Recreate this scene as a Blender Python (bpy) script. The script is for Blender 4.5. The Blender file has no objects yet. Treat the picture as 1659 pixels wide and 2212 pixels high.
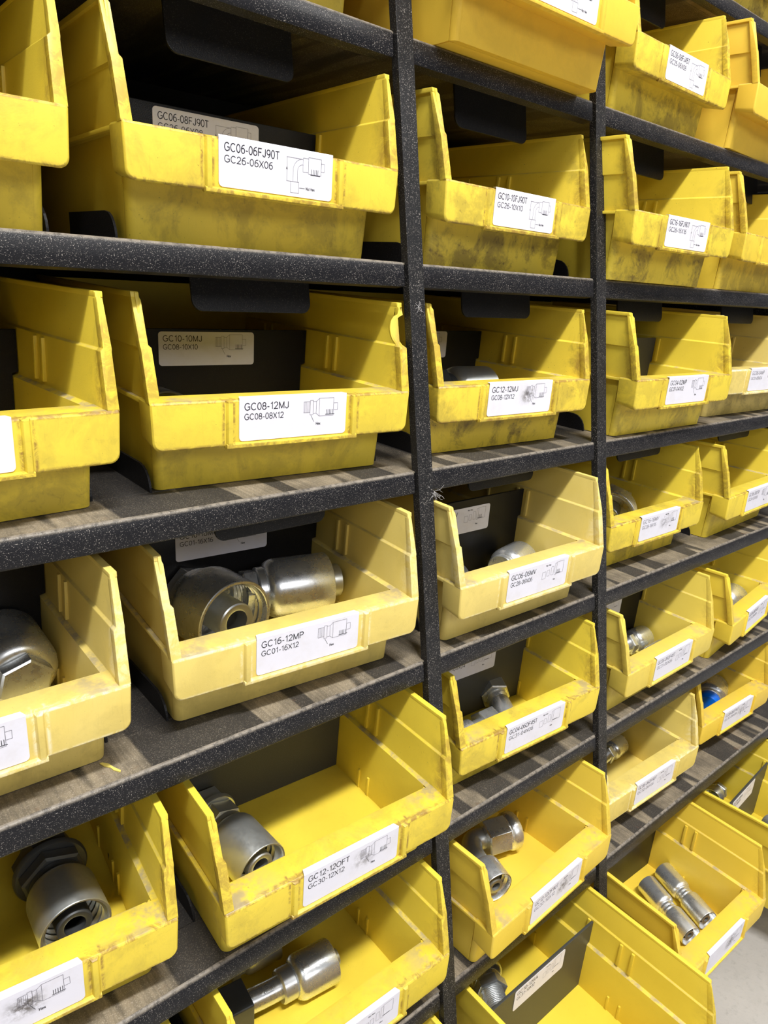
import bpy, bmesh, math, random
from mathutils import Matrix, Vector, Euler
random.seed(7)
SC = bpy.context.scene
COL = SC.collection
U = 0.000667            # one drawing unit (nominal millimetre) in metres
TH = 0.18851775705654353  # backward tilt of every shelf deck
TT = math.tan(TH)

# ------------------------------------------------------------------ camera
F_PX = 1546.18
fw = Vector((0.6280059, 0.75837997, -0.17455204))
rt = Vector((0.76263695, -0.64440415, -0.05592998))
up = Vector((0.15489823, 0.09799548, 0.9830582))
cam = bpy.data.cameras.new('camera')
cam.sensor_fit = 'HORIZONTAL'
cam.sensor_width = 36.0
cam.lens = F_PX / 1659.0 * 36.0
cam.clip_start = 0.01
camo = bpy.data.objects.new('camera', cam)
COL.objects.link(camo)
camo.matrix_world = Matrix(((rt.x, up.x, -fw.x, 0), (rt.y, up.y, -fw.y, -498.28 * U), (rt.z, up.z, -fw.z, 0), (0, 0, 0, 1)))
SC.camera = camo

# ------------------------------------------------------------------ world, lamps, exposure
SC.view_settings.view_transform = 'Standard'
SC.view_settings.look = 'None'
SC.view_settings.gamma = 1.0
SC.view_settings.exposure = 0.0
SC.view_settings.use_curve_mapping = False
WORLD_STRENGTH = 0.34
KEY_ENERGY = 58.0
SIDE_ENERGY = 8.0
FAR_ENERGY = 15.0
FRONT_FILL_ENERGY = 15.0
w = bpy.data.worlds.new('workshop_air')
SC.world = w
w.use_nodes = True
nt = w.node_tree
nt.nodes.clear()
tc = nt.nodes.new('ShaderNodeTexCoord')
sep = nt.nodes.new('ShaderNodeSeparateXYZ')
nt.links.new(tc.outputs['Generated'], sep.inputs[0])
ramp = nt.nodes.new('ShaderNodeValToRGB')
els = ramp.color_ramp.elements
els[0].position = 0.0; els[0].color = (0.30, 0.29, 0.28, 1)
els[1].position = 1.0; els[1].color = (0.62, 0.64, 0.70, 1)
for p_, c_ in ((0.42, (0.20, 0.20, 0.20, 1)), (0.55, (0.42, 0.43, 0.46, 1)), (0.72, (1.0, 1.02, 1.1, 1)), (0.80, (0.45, 0.46, 0.5, 1))):
    e_ = els.new(p_); e_.color = c_
mr = nt.nodes.new('ShaderNodeMapRange')
mr.inputs['From Min'].default_value = -1; mr.inputs['From Max'].default_value = 1
nt.links.new(sep.outputs['Z'], mr.inputs['Value'])
nt.links.new(mr.outputs[0], ramp.inputs[0])
bg = nt.nodes.new('ShaderNodeBackground')
bg.inputs['Strength'].default_value = WORLD_STRENGTH
nt.links.new(ramp.outputs[0], bg.inputs['Color'])
wo = nt.nodes.new('ShaderNodeOutputWorld')
nt.links.new(bg.outputs[0], wo.inputs['Surface'])


def area(name, loc, target, sx, sy, energy, color):
    l = bpy.data.lights.new(name, 'AREA')
    l.shape = 'RECTANGLE'; l.size = sx * U; l.size_y = sy * U
    l.energy = energy; l.color = color
    o = bpy.data.objects.new(name, l); COL.objects.link(o)
    o.location = Vector(loc) * U
    d = (Vector(target) - Vector(loc)).normalized()
    o.rotation_euler = d.to_track_quat('-Z', 'X').to_euler()
    return o


# lamp.size runs along local X; to_track_quat('-Z','X') keeps local X as close to world Z as it can
area('ceiling_tube_lamp', (150, -1750, 2250), (500, 0, 0), 120, 1100, KEY_ENERGY, (1.0, 0.985, 0.95))
area('ceiling_tube_lamp', (-1500, -1500, 1800), (400, 0, -100), 300, 900, SIDE_ENERGY, (0.93, 0.96, 1.0))
area('ceiling_tube_lamp', (2300, -1700, 2300), (1000, 0, -300), 300, 1200, FAR_ENERGY, (1.0, 0.985, 0.95))


area('front_fill_light', (300, -3600, 1000), (600, 0, -300), 900, 2600, FRONT_FILL_ENERGY, (1.0, 0.98, 0.96))  # soft frontal fill, added to brighten the bin fronts; stands for no actual fixture


# ------------------------------------------------------------------ node helper
class X:
    """tiny expression wrapper round shader math nodes"""
    def __init__(s, nt, sock): s.nt = nt; s.s = sock
    def _m(s, op, *a):
        n = s.nt.nodes.new('ShaderNodeMath'); n.operation = op
        for i, v in enumerate((s,) + a):
            if isinstance(v, X): s.nt.links.new(v.s, n.inputs[i])
            else: n.inputs[i].default_value = v
        return X(s.nt, n.outputs[0])
    def __add__(s, o): return s._m('ADD', o)
    def __sub__(s, o): return s._m('SUBTRACT', o)
    def __mul__(s, o): return s._m('MULTIPLY', o)
    def abs(s): return s._m('ABSOLUTE')
    def min(s, o): return s._m('MINIMUM', o)
    def max(s, o): return s._m('MAXIMUM', o)
    def map(s, a, b, c=0.0, d=1.0):
        n = s.nt.nodes.new('ShaderNodeMapRange'); n.interpolation_type = 'SMOOTHSTEP'
        s.nt.links.new(s.s, n.inputs['Value'])
        n.inputs['From Min'].default_value = a; n.inputs['From Max'].default_value = b
        n.inputs['To Min'].default_value = c; n.inputs['To Max'].default_value = d
        return X(s.nt, n.outputs[0])


def newmat(name):
    m = bpy.data.materials.new(name); m.use_nodes = True
    t = m.node_tree; t.nodes.clear()
    o = t.nodes.new('ShaderNodeOutputMaterial')
    p = t.nodes.new('ShaderNodeBsdfPrincipled')
    t.links.new(p.outputs[0], o.inputs[0])
    return m, t, p


def noise(t, vec, scale, detail=3.0, rough=0.55, dist=0.0):
    n = t.nodes.new('ShaderNodeTexNoise')
    n.inputs['Scale'].default_value = scale; n.inputs['Detail'].default_value = detail
    n.inputs['Roughness'].default_value = rough; n.inputs['Distortion'].default_value = dist
    if vec is not None: t.links.new(vec, n.inputs['Vector'])
    return X(t, n.outputs[0])


def mapping(t, vec, scale=(1, 1, 1), rot=(0, 0, 0)):
    n = t.nodes.new('ShaderNodeMapping')
    n.inputs['Scale'].default_value = scale; n.inputs['Rotation'].default_value = rot
    t.links.new(vec, n.inputs['Vector'])
    return n.outputs[0]


def mix(t, fac, a, b):
    n = t.nodes.new('ShaderNodeMix'); n.data_type = 'RGBA'
    if isinstance(fac, X): t.links.new(fac.s, n.inputs[0])
    else: n.inputs[0].default_value = fac
    for i, v in ((6, a), (7, b)):
        if isinstance(v, tuple): n.inputs[i].default_value = v + (1,)
        else: t.links.new(v, n.inputs[i])
    return n.outputs[2]


def attr(t, name):
    n = t.nodes.new('ShaderNodeAttribute'); n.attribute_type = 'OBJECT'; n.attribute_name = name
    return X(t, n.outputs['Fac'])


def bump(t, p, h, strength, dist):
    n = t.nodes.new('ShaderNodeBump'); n.inputs['Strength'].default_value = strength
    n.inputs['Distance'].default_value = dist
    t.links.new(h.s, n.inputs['Height']); t.links.new(n.outputs[0], p.inputs['Normal'])


def objco(t):
    c = t.nodes.new('ShaderNodeTexCoord'); s = t.nodes.new('ShaderNodeSeparateXYZ')
    t.links.new(c.outputs['Object'], s.inputs[0])
    k = 1.0 / U
    return c.outputs['Object'], X(t, s.outputs[0]) * k, X(t, s.outputs[1]) * k, X(t, s.outputs[2]) * k


def normal_z(t):
    c = t.nodes.new('ShaderNodeTexCoord'); s = t.nodes.new('ShaderNodeSeparateXYZ')
    t.links.new(c.outputs['Normal'], s.inputs[0])
    return X(t, s.outputs[2])


# ------------------------------------------------------------------ materials
def mat_plastic():
    m, t, p = newmat('yellow_bin_plastic')
    co, x, y, z = objco(t)
    # a different patch of the noise for every bin
    at = t.nodes.new('ShaderNodeAttribute'); at.attribute_type = 'OBJECT'; at.attribute_name = 'patch'
    va = t.nodes.new('ShaderNodeVectorMath'); va.operation = 'ADD'
    t.links.new(co, va.inputs[0]); t.links.new(at.outputs['Vector'], va.inputs[1])
    v = va.outputs[0]
    fade, warm, grime = attr(t, 'fade'), attr(t, 'warm'), attr(t, 'grime')
    base = mix(t, warm, (0.80, 0.612, 0.044), (0.86, 0.550, 0.050))
    base = mix(t, fade, base, (0.74, 0.585, 0.195))
    big = noise(t, v, 22, 4, 0.6)
    base = mix(t, big.map(0.35, 0.75, 0.0, 0.20), base, (0.64, 0.45, 0.03))
    nz = normal_z(t)
    front = y.map(-4, 12, 1.0, 0.12)
    low = z.map(30, 44, 1.0, 0.55)
    g1 = noise(t, v, 42, 5, 0.68, 0.4).map(0.43, 0.62)
    g2 = noise(t, v, 170, 4, 0.7, 0.8).map(0.52, 0.72)
    st = noise(t, mapping(t, v, (900, 900, 60)), 1.0, 2, 0.5).map(0.60, 0.72)
    dirt = ((g1 * 0.70 + g1 * g2 * 0.55) * front * low + st * front * 0.12) * grime
    base = mix(t, dirt.min(0.85), base, (0.17, 0.115, 0.035))
    # wear along the lip edge and round the label holder
    edge = ((z - 74.2).abs().map(0.5, 1.8, 1.0, 0.0)) * y.map(-25, -22, 1.0, 0.0)
    hold = ((x.abs() - 58.5).abs().map(2.6, 4.2, 0.0, 1.0)) * ((x.abs() - 58.5).abs().map(4.2, 6.5, 1.0, 0.0)) * y.map(-22, -18, 1.0, 0.0)
    under = ((z - 38.5).abs().map(1.0, 3.4, 1.0, 0.0)) * y.map(-22, -18, 1.0, 0.0)
    frontedge = (y + 8).map(-4, 5, 1.0, 0.0) * z.map(76, 80) * 0.6
    wn = noise(t, v, 120, 5, 0.75, 1.2).map(0.38, 0.60)
    wear = edge.max(hold).max(under * 0.8).max(frontedge) * wn * grime.map(0.0, 0.5, 0.25, 0.95)
    wearcol = mix(t, fade.map(0.4, 0.7), (0.30, 0.17, 0.035), (0.86, 0.78, 0.52))
    base = mix(t, wear, base, wearcol)
    # dust lying on ledges and the lip top
    ledge = ((z - 75).abs().map(1.5, 4.0, 1.0, 0.0)).max((z - 115).abs().map(1.5, 4.0, 1.0, 0.0) * 0.5)
    cornr = x.abs().map(60, 112, 0.10, 0.85)
    dn = noise(t, v, 60, 4, 0.7).map(0.40, 0.62)
    dust = ledge * nz.map(0.5, 0.9) * cornr * dn
    base = mix(t, dust, base, (0.36, 0.30, 0.20))
    sp = noise(t, v, 700, 2, 0.5).map(0.735, 0.76) * grime
    base = mix(t, sp * 0.8, base, (0.05, 0.035, 0.02))
    t.links.new(base, p.inputs['Base Color'])
    p.inputs['Roughness'].default_value = 0.42
    p.inputs['Specular IOR Level'].default_value = 0.42
    h = noise(t, v, 1300, 2, 0.6) * 0.35 + big * 0.65
    bump(t, p, h, 0.16, 0.0008)
    return m


def mat_black(name, speck=0.5, rough=0.42, base=(0.009, 0.009, 0.011), topdust=0.0):
    m, t, p = newmat(name)
    co, x, y, z = objco(t)
    n1 = noise(t, co, 1900, 2, 0.6)
    patchy = noise(t, co, 45, 4, 0.6).map(0.30, 0.70, 0.35, 1.0)
    s = n1.map(0.61, 0.68) * patchy * speck
    c = mix(t, s, base, (0.46, 0.42, 0.38))
    haze = noise(t, co, 70, 5, 0.65).map(0.45, 0.75, 0.0, 0.16)
    c = mix(t, haze * speck * 0.35, c, (0.10, 0.09, 0.08))
    if topdust:
        e = z.map(-3.4, -0.6) * noise(t, co, 260, 4, 0.7).map(0.30, 0.62, 0.25, 1.0) * topdust
        c = mix(t, e, c, (0.30, 0.26, 0.21))
    t.links.new(c, p.inputs['Base Color'])
    p.inputs['Roughness'].default_value = rough
    p.inputs['Specular IOR Level'].default_value = 0.26
    bump(t, p, n1, 0.35, 0.0004)
    return m


def mat_deck():
    m, t, p = newmat('dusty_shelf_deck')
    co, x, y, z = objco(t)
    n1 = noise(t, co, 1500, 3, 0.65)
    # smear marks run front to back where bins have been dragged in and out
    b = noise(t, mapping(t, co, (48, 5, 1), (0, 0, 0.30)), 1.0, 1, 0.5, 0.25).map(0.475, 0.525)
    fine = noise(t, mapping(t, co, (520, 22, 1), (0, 0, 0.30)), 1.0, 3, 0.6).map(0.40, 0.60, 0.72, 1.0)
    front = y.map(44, 58, 1.0, 0.22)
    d = (b * 0.90 + 0.07) * front * fine
    blot = noise(t, co, 30, 4, 0.6).map(0.35, 0.65, 0.45, 1.0)
    c = mix(t, d * blot, (0.020, 0.018, 0.017), (0.27, 0.222, 0.152))
    c = mix(t, n1.map(0.54, 0.64, 0.0, 0.60) * blot * (b * 0.6 + 0.4), c, (0.46, 0.395, 0.31))
    rust = noise(t, co, 48, 5, 0.7).map(0.60, 0.70) * (y - 10).abs().map(4, 10, 1.0, 0.0) * 0.55
    c = mix(t, rust, c, (0.13, 0.055, 0.025))
    t.links.new(c, p.inputs['Base Color'])
    p.inputs['Roughness'].default_value = 0.62
    bump(t, p, n1, 0.4, 0.0005)
    return m


def mat_simple(name, col, rough, metal=0.0, nscale=0, namp=0.1, spec=0.5):
    m, t, p = newmat(name)
    co, x, y, z = objco(t)
    n = noise(t, co, nscale or 200, 3, 0.6)
    c = mix(t, n.map(0.3, 0.7, 0.0, namp), col, tuple(v * 0.45 for v in col))
    t.links.new(c, p.inputs['Base Color'])
    p.inputs['Roughness'].default_value = rough; p.inputs['Metallic'].default_value = metal
    p.inputs['Specular IOR Level'].default_value = spec
    return m


def mat_steel(name, col=(0.80, 0.82, 0.83), rough=0.27, band=0.5):
    m, t, p = newmat(name)
    co, x, y, z = objco(t)
    br = noise(t, mapping(t, co, (60, 60, 5200)), 1.0, 3, 0.6)      # lathe marks round local Z
    st = noise(t, co, 130, 4, 0.65)
    c = mix(t, st.map(0.45, 0.80, 0.0, band * 0.6), col, (0.40, 0.42, 0.40))
    t.links.new(c, p.inputs['Base Color'])
    p.inputs['Metallic'].default_value = 0.86
    r = st.map(0.3, 0.7, rough - 0.04, rough + 0.08)
    t.links.new(r.s, p.inputs['Roughness'])
    bump(t, p, br, 0.10, 0.0001)
    return m


def mat_concrete():
    m, t, p = newmat('concrete')
    co, x, y, z = objco(t)
    a = noise(t, co, 9, 6, 0.65); b = noise(t, co, 140, 4, 0.7)
    c = mix(t, a.map(0.3, 0.7, 0.0, 0.5), (0.46, 0.44, 0.42), (0.34, 0.325, 0.31))
    c = mix(t, b.map(0.50, 0.75, 0.0, 0.35), c, (0.25, 0.24, 0.23))
    t.links.new(c, p.inputs['Base Color']); p.inputs['Roughness'].default_value = 0.8
    bump(t, p, b, 0.3, 0.001)
    return m


def mat_paper():
    m, t, p = newmat('label_paper')
    co, x, y, z = objco(t)
    at = t.nodes.new('ShaderNodeAttribute'); at.attribute_type = 'OBJECT'; at.attribute_name = 'patch'
    va = t.nodes.new('ShaderNodeVectorMath'); va.operation = 'ADD'
    t.links.new(co, va.inputs[0]); t.links.new(at.outputs['Vector'], va.inputs[1])
    smudge = attr(t, 'smudge')
    n = noise(t, va.outputs[0], 60, 5, 0.7).map(0.42, 0.72) * 0.30
    # one thumb-sized smudge near the drawing
    sx = (x - 12).abs().map(2, 17, 1.0, 0.0) * (z - 61).abs().map(2, 13, 1.0, 0.0)
    n2 = noise(t, va.outputs[0], 260, 4, 0.7).map(0.35, 0.65) * sx * smudge
    c = mix(t, n, (0.74, 0.73, 0.81), (0.60, 0.56, 0.55))
    c = mix(t, n2, c, (0.10, 0.085, 0.075))
    t.links.new(c, p.inputs['Base Color']); p.inputs['Roughness'].default_value = 0.55
    return m


M_PL = mat_plastic()
M_LIP = mat_black('speckled_black_powder_coat', 0.85, 0.32, topdust=0.8)
M_TAB = mat_black('smooth_black_steel', 0.12, 0.36, (0.012, 0.012, 0.014))
M_STRAP = mat_black('speckled_black_flat_bar', 0.95, 0.45, (0.012, 0.012, 0.013))
M_DECK = mat_deck()
M_DIV = mat_black('black_divider_plastic', 0.04, 0.33, (0.009, 0.009, 0.010))
M_DIVG = mat_black('dusty_grey_divider_plastic', 0.10, 0.40, (0.050, 0.050, 0.044))
M_PAPER = mat_paper()
M_INK = mat_simple('printer_ink', (0.012, 0.012, 0.02), 0.6)
M_INKF = mat_simple('faded_printer_ink', (0.20, 0.19, 0.23), 0.6)
M_STEEL = mat_steel('zinc_plated_steel')
M_STEELD = mat_steel('dull_zinc_plated_steel', (0.62, 0.64, 0.63), 0.33, 0.7)
M_STEELH = mat_steel('hex_zinc_steel', (0.70, 0.72, 0.74), 0.28, 0.5)
M_DARK = mat_simple('dark_phosphate_steel', (0.10, 0.105, 0.11), 0.38, 0.6)
M_BLUE = mat_simple('blue_plastic_cap', (0.0, 0.16, 0.80), 0.35)
M_FLOOR = mat_concrete()
M_BACK = mat_simple('rack_back_sheet', (0.018, 0.017, 0.017), 0.6)
M_FIBRE = mat_simple('lint', (0.55, 0.53, 0.52), 0.9)
M_CHIP = mat_simple('yellow_chip', (0.75, 0.62, 0.15), 0.5)


# ------------------------------------------------------------------ mesh helpers (all input in drawing units)
def V(bm, p): return bm.verts.new((p[0] * U, p[1] * U, p[2] * U))


def face(bm, vs, mi=0):
    f = bm.faces.new(vs); f.material_index = mi; return f


def loft(bm, A, B, mi=0):
    """solid between two polygons with the same vertex count"""
    a = [V(bm, p) for p in A]; b = [V(bm, p) for p in B]
    n = len(a)
    face(bm, a[::-1], mi); face(bm, b, mi)
    for i in range(n):
        j = (i + 1) % n
        face(bm, (a[i], a[j], b[j], b[i]), mi)


def box(bm, x0, x1, y0, y1, z0, z1, mi=0):
    loft(bm, [(x0, y0, z0), (x1, y0, z0), (x1, y1, z0), (x0, y1, z0)], [(x0, y0, z1), (x1, y0, z1), (x1, y1, z1), (x0, y1, z1)], mi)


def revolve(bm, prof, seg=40, mi=0, phase=0.0, axis=None):
    """prof = [(r, z)] around local Z; closed if first == last point"""
    rings = []
    for r, z in prof:
        if r < 1e-6: rings.append([V(bm, (0, 0, z))])
        else: rings.append([V(bm, (r * math.cos(phase + 2 * math.pi * i / seg), r * math.sin(phase + 2 * math.pi * i / seg), z)) for i in range(seg)])
    for a, b in zip(rings, rings[1:]):
        for i in range(seg):
            j = (i + 1) % seg
            if len(a) == 1 and len(b) == 1: continue
            if len(a) == 1: face(bm, (a[0], b[j], b[i]), mi)
            elif len(b) == 1: face(bm, (a[i], a[j], b[0]), mi)
            else: face(bm, (a[i], a[j], b[j], b[i]), mi)


def mesh_from(bm, name, mats, smooth=None, bev=None):
    bmesh.ops.recalc_face_normals(bm, faces=bm.faces[:])
    if bev:
        es = [e for e in bm.edges if len(e.link_faces) == 2 and e.calc_face_angle(0) > 0.6]
        bmesh.ops.bevel(bm, geom=es, offset=bev * U, segments=2, affect='EDGES', profile=0.6, clamp_overlap=True)
    me = bpy.data.meshes.new(name)
    bm.to_mesh(me); bm.free()
    for m in mats: me.materials.append(m)
    if smooth is not None:
        for pl in me.polygons: pl.use_smooth = True
        me.set_sharp_from_angle(angle=math.radians(smooth))
    return me


def obj(name, me, parent=None, mw=None):
    o = bpy.data.objects.new(name, me); COL.objects.link(o)
    if parent is not None: o.parent = parent
    if mw is not None:
        if parent is None: o.matrix_world = mw
        else: o.matrix_basis = mw
    return o


def thing(name, label, cat, mw, group=None):
    o = bpy.data.objects.new(name, None); COL.objects.link(o)
    o.empty_display_size = 0.01
    o.matrix_world = mw
    o['label'] = label; o['category'] = cat
    if group: o['group'] = group
    return o


def zs(k): return 107.64 + (2 - k) * 190.0


def bin_matrix(k, x, y, yaw):
    O = Vector((x, y, zs(k) + TT * y)) * U
    return Matrix.Translation(O) @ Matrix.Rotation(TH, 4, 'X') @ Matrix.Rotation(math.radians(yaw), 4, 'Z')


# ------------------------------------------------------------------ setting
bm = bmesh.new(); box(bm, -2500, 6000, -4500, 3500, -980, -930)
fl = obj('floor', mesh_from(bm, 'floor', [M_FLOOR])); fl['kind'] = 'structure'

# ------------------------------------------------------------------ rack frame (straps, back sheet)
rack = thing('bin_rack', 'black steel bin rack frame with thin vertical flat bars and a dark back sheet', 'rack', Matrix.Translation(Vector((600, 0, -930)) * U))


def rack_part(name, mat, *bx):
    bm = bmesh.new()
    for b in bx: box(bm, *b)
    bmesh.ops.translate(bm, verts=bm.verts[:], vec=Vector((-600, 0, 930)) * U)
    o = obj(name, mesh_from(bm, name, [mat], bev=0.7), rack)
    return o


for x0 in (455.6, 750.4): rack_part('vertical_strap', M_STRAP, (x0, x0 + 18.9, -2, 7, -929.9, 640))
for x0 in (-420, 1500): rack_part('end_upright', M_STRAP, (x0, x0 + 30, -2, 385, -929.9, 640))
rack_part('back_sheet', M_BACK, (-390, 1500, 378, 382, -925, 640))
rack_part('base_beam', M_STRAP, (-390, 1500, 60, 90, -929.9, -880))

# ------------------------------------------------------------------ shelves
BAYX = [39, 327, 616, 911, 1194]
# bins do not sit dead centre in their bays; the loose guide fins follow them
FINX = {(0, 4): 1190, (1, 0): 45, (1, 1): 320, (1, 2): 612, (1, 3): 906, (1, 4): 1172, (2, 0): 50, (2, 2): 618, (2, 3): 881, (2, 4): 1156, (3, 0): 56,
        (3, 1): 331, (4, 0): 44, (4, 1): 323, (4, 2): 608, (4, 4): 1197, (5, 0): 60, (5, 1): 326, (5, 2): 624, (5, 3): 914, (5, 4): 1180,
        (6, 0): 45, (6, 3): 898, (6, 4): 1189, (7, 2): 625, (7, 3): 907, (7, 4): 1192}
SHELF_WORD = ['seen only at the upper right corner, topmost of all', 'near the top of the photo, above the GC06-06FJ90T bin', 'under the GC06-06FJ90T bin',
              'under the GC08-12MJ bin', 'under the pale GC16-12MP bin', 'under the GC12-12OFT bin', 'under the elbow fitting bin, low in the photo',
              'lowest of all, hidden under the pulled out bins']


def lip_profile(y0=0.6):
    # (y, z) of the folded front lip, z relative to shelf front edge
    return [(y0 + 2.6, 0.3), (y0 + 0.9, -0.4), (y0, -2.2), (y0, -19.6), (y0 + 1.2, -21.2), (y0 + 12, -21.2), (y0 + 12, -19.6), (y0 + 2.0, -19.6), (y0 + 2.0, -2.0), (y0 + 3.2, -1.2)]


for k in range(0, 8):
    sh = thing('shelf', 'black speckled steel shelf ' + SHELF_WORD[k], 'shelf',
               Matrix.Translation(Vector((600, 0, zs(k))) * U), 'tilted steel shelves of the rack')
    for (xa, xb) in ((-388, 452.6), (475.6, 747.2), (770.6, 1498)):
        bm = bmesh.new()
        pr = lip_profile()
        loft(bm, [(xa - 600, a, b) for a, b in pr], [(xb - 600, a, b) for a, b in pr])
        obj('front_lip', mesh_from(bm, 'front_lip', [M_LIP], smooth=50), sh)
    bm = bmesh.new()
    # front strip and the plate behind it, one step lower seam at 50
    A = [(3.0, 3.0 * TT - 0.6), (50, 50 * TT - 0.6), (50, 50 * TT - 2.2), (3.0, 3 * TT - 2.2)]
    loft(bm, [(-388 - 600, a, b) for a, b in A], [(1498 - 600, a, b) for a, b in A])
    A = [(50.6, 50.6 * TT - 0.2), (376, 376 * TT - 0.2), (376, 376 * TT - 2.2), (50.6, 50.6 * TT - 2.2)]
    loft(bm, [(-388 - 600, a, b) for a, b in A], [(1498 - 600, a, b) for a, b in A])
    obj('deck', mesh_from(bm, 'deck', [M_DECK]), sh)
    for cx, tx in zip(BAYX, (30, 325, 636, 934, 1231)):
        # stop tab hanging under the middle of each bay
        bm = bmesh.new()
        pts = []
        r = 9
        for (qx, qz, a0) in ((57 - r, -48 + r, -90), ):
            pts += [(qx + r * math.cos(math.radians(a0 + i * 15)), qz + r * math.sin(math.radians(a0 + i * 15))) for i in range(7)]
        P2 = [(57, 0)] + [p for p in pts[::-1]]
        P2 = P2 + [(-a, b) for a, b in P2[::-1]]
        y0 = 50
        loft(bm, [(tx - 600 + a, y0 - b * 0.0, y0 * TT - 2.4 + b) for a, b in P2], [(tx - 600 + a, y0 + 2.2, y0 * TT - 2.4 + b) for a, b in P2])
        obj('hanging_tab', mesh_from(bm, 'hanging_tab', [M_TAB], bev=0.5), sh)
        for s in (-1, 1):
            # low side guide fins
            bm = bmesh.new()
            P = [(50, 0)] + [(50 + 20 - 20 * math.cos(math.radians(a)), 20 * math.sin(math.radians(a))) for a in (10, 25, 40, 55, 70, 90)] + [(150, 20), (150, 0)]
            xf = FINX.get((k, BAYX.index(cx)), cx) + s * 114.5 - 600
            loft(bm, [(xf - 0.9, a * math.cos(TH) - b * math.sin(TH), a * math.cos(TH) * TT + b * math.cos(TH) - 0.2) for a, b in P],
                 [(xf + 0.9, a * math.cos(TH) - b * math.sin(TH), a * math.cos(TH) * TT + b * math.cos(TH) - 0.2) for a, b in P])
            obj('guide_fin', mesh_from(bm, 'guide_fin', [M_TAB]), sh)


# ------------------------------------------------------------------ the bin
LEN = 300.0


def yf(z): return -7.0 - (151.0 - z) * 20.0 / 76.0


def bin_shell(bite=False):
    bm = bmesh.new()
    # floor
    box(bm, -105.8, 105.8, 8, LEN, 0, 3); box(bm, -102, 102, 3, 8.2, 0, 2.96)
    lowp = [(105, 2.5), (107.5, 73.4), (110.4, 73.4), (108.0, 0.0)]
    prof = [(107.4, 73.2), (112.2, 75.0), (113.2, 113.4), (115.4, 115.0), (116.8, 151), (119.6, 151), (118.2, 112.2), (115.9, 111.0), (114.8, 72.2), (110.4, 71.0)]
    def chip(z): return math.sqrt(max(0.0, 14.0 ** 2 - (z - 127.5) ** 2)) * 1.15
    def extra(pts, lo, hi):
        """more points along the straight run between z=lo and z=hi so the chip in the wall has a round outline"""
        o = []
        for p, q in zip(pts, pts[1:] + pts[:1]):
            o.append(p)
            if min(p[1], q[1]) < lo + 3 and max(p[1], q[1]) > hi - 3 and abs(p[1] - q[1]) > 20:
                zz = [113.6 + i * 2.3 for i in range(1, 13)]
                if p[1] > q[1]: zz = zz[::-1]
                for z in zz:
                    if lo < z < hi: o.append((p[0] + (q[0] - p[0]) * (z - p[1]) / (q[1] - p[1]), z))
        return o
    for s in (-1, 1):
        bt = bite and s == 1
        PR = extra(prof, 115.5, 146) if bt else prof
        C = (lambda z: chip(z)) if bt else (lambda z: 0.0)
        loft(bm, [(s * a, 7.0 if b < 10 else 3.5, b) for a, b in lowp], [(s * a, LEN, b) for a, b in lowp])
        fr_ = [(s * a, yf(b) + max(3, C(b)), b) for a, b in PR]
        bk = [(s * a, LEN, b) for a, b in PR]
        loft(bm, fr_, bk)
        # front rim flange with chamfered top corner
        A = [(111.4, 74), (113.0, 113.2), (115.2, 115.2), (116.4, 146), (118.0, 151.2), (122.2, 151.2), (121.2, 114.5), (120.8, 112.5), (119.8, 74)]
        if bt: A = extra(A, 115.3, 146)
        f0 = [(s * a, yf(b) + (5 if b > 148 else (1.0 if b > 143 else 0.0)) + C(b), b) for a, b in A]
        f1 = [(s * a, yf(b) + max(7.5, C(b) + 1.5), b) for a, b in A]
        loft(bm, f0, f1)
        # top rim flange
        T_ = [(116.6, 147.5), (116.6, 151.4), (122.4, 151.4), (122.2, 147.5)]
        loft(bm, [(s * a, yf(b) + 4, b) for a, b in T_], [(s * a, LEN, b) for a, b in T_])
        # ledge flange outside
        box(bm, min(s * 115, s * 118.6), max(s * 115, s * 118.6), 2 if False else -8, LEN, 71.0, 74.2)
        # divider slots
        for ys in (86, 103, 152.6, 226, 243):
            loft(bm, [(s * 109.6, ys, 78), (s * 114.5, ys, 78), (s * 114.5, ys + 4.5, 78), (s * 109.6, ys + 4.0, 78)],
                 [(s * 110.8, ys, 111.5), (s * 115.5, ys, 111.5), (s * 115.5, ys + 4.5, 111.5), (s * 110.8, ys + 4.0, 111.5)])
            box(bm, min(s * 103.8, s * 106.5), max(s * 103.8, s * 106.5), ys, ys + 3, 2, 26)
    # front wall, leaning forward
    A = [(-1, 0), (3.5, 0), (3.5, 3), (-1.5, 72), (-4.5, 74), (-5.5, 40)]
    A = [(0, 0), (4, 0), (0, 74), (-5, 74), (-2.5, 40)]
    loft(bm, [(-101.4 - b * 0.033, a, b) for a, b in A], [(101.4 + b * 0.033, a, b) for a, b in A])
    for s in (-1, 1):
        q = [(101 + 7 * math.cos(math.radians(a)), 7 + 7 * math.sin(math.radians(a))) for a in range(-90, 1, 15)] + [(104, 8), (101, 4)]
        loft(bm, [(s * a, b, 0) for a, b in q], [(s * (a + 2.5), b - 5, 72) for a, b in q])
    # back wall
    box(bm, -112, 112, LEN - 3, LEN, 0, 74); box(bm, -117, 117, LEN - 3, LEN, 72, 150)
    # lip: outline in x,z with rounded lower corners, pushed from front to rear
    def outline(w_top, w_bot, zt, zb, r):
        o = []
        for i in range(7):
            a = math.radians(-90 + i * 15)
            o.append((w_bot - r + r * math.cos(a), zb + r + r * math.sin(a)))
        o.append((w_top, zt - 1.5)); o.append((w_top - 1.2, zt))
        return o + [(-a, b) for a, b in o[::-1]]
    O1 = outline(119.6, 118.4, 75.0, 38.2, 7)
    O2 = outline(119.2, 117.8, 75.4, 42.5, 5)
    # four cross sections give the lip a soft nose
    O0 = [(a * 0.990, 75.0 - 1.4 if b > 73 else (b + 1.2 if b < 45 else b)) for a, b in O1]
    rings = []
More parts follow.
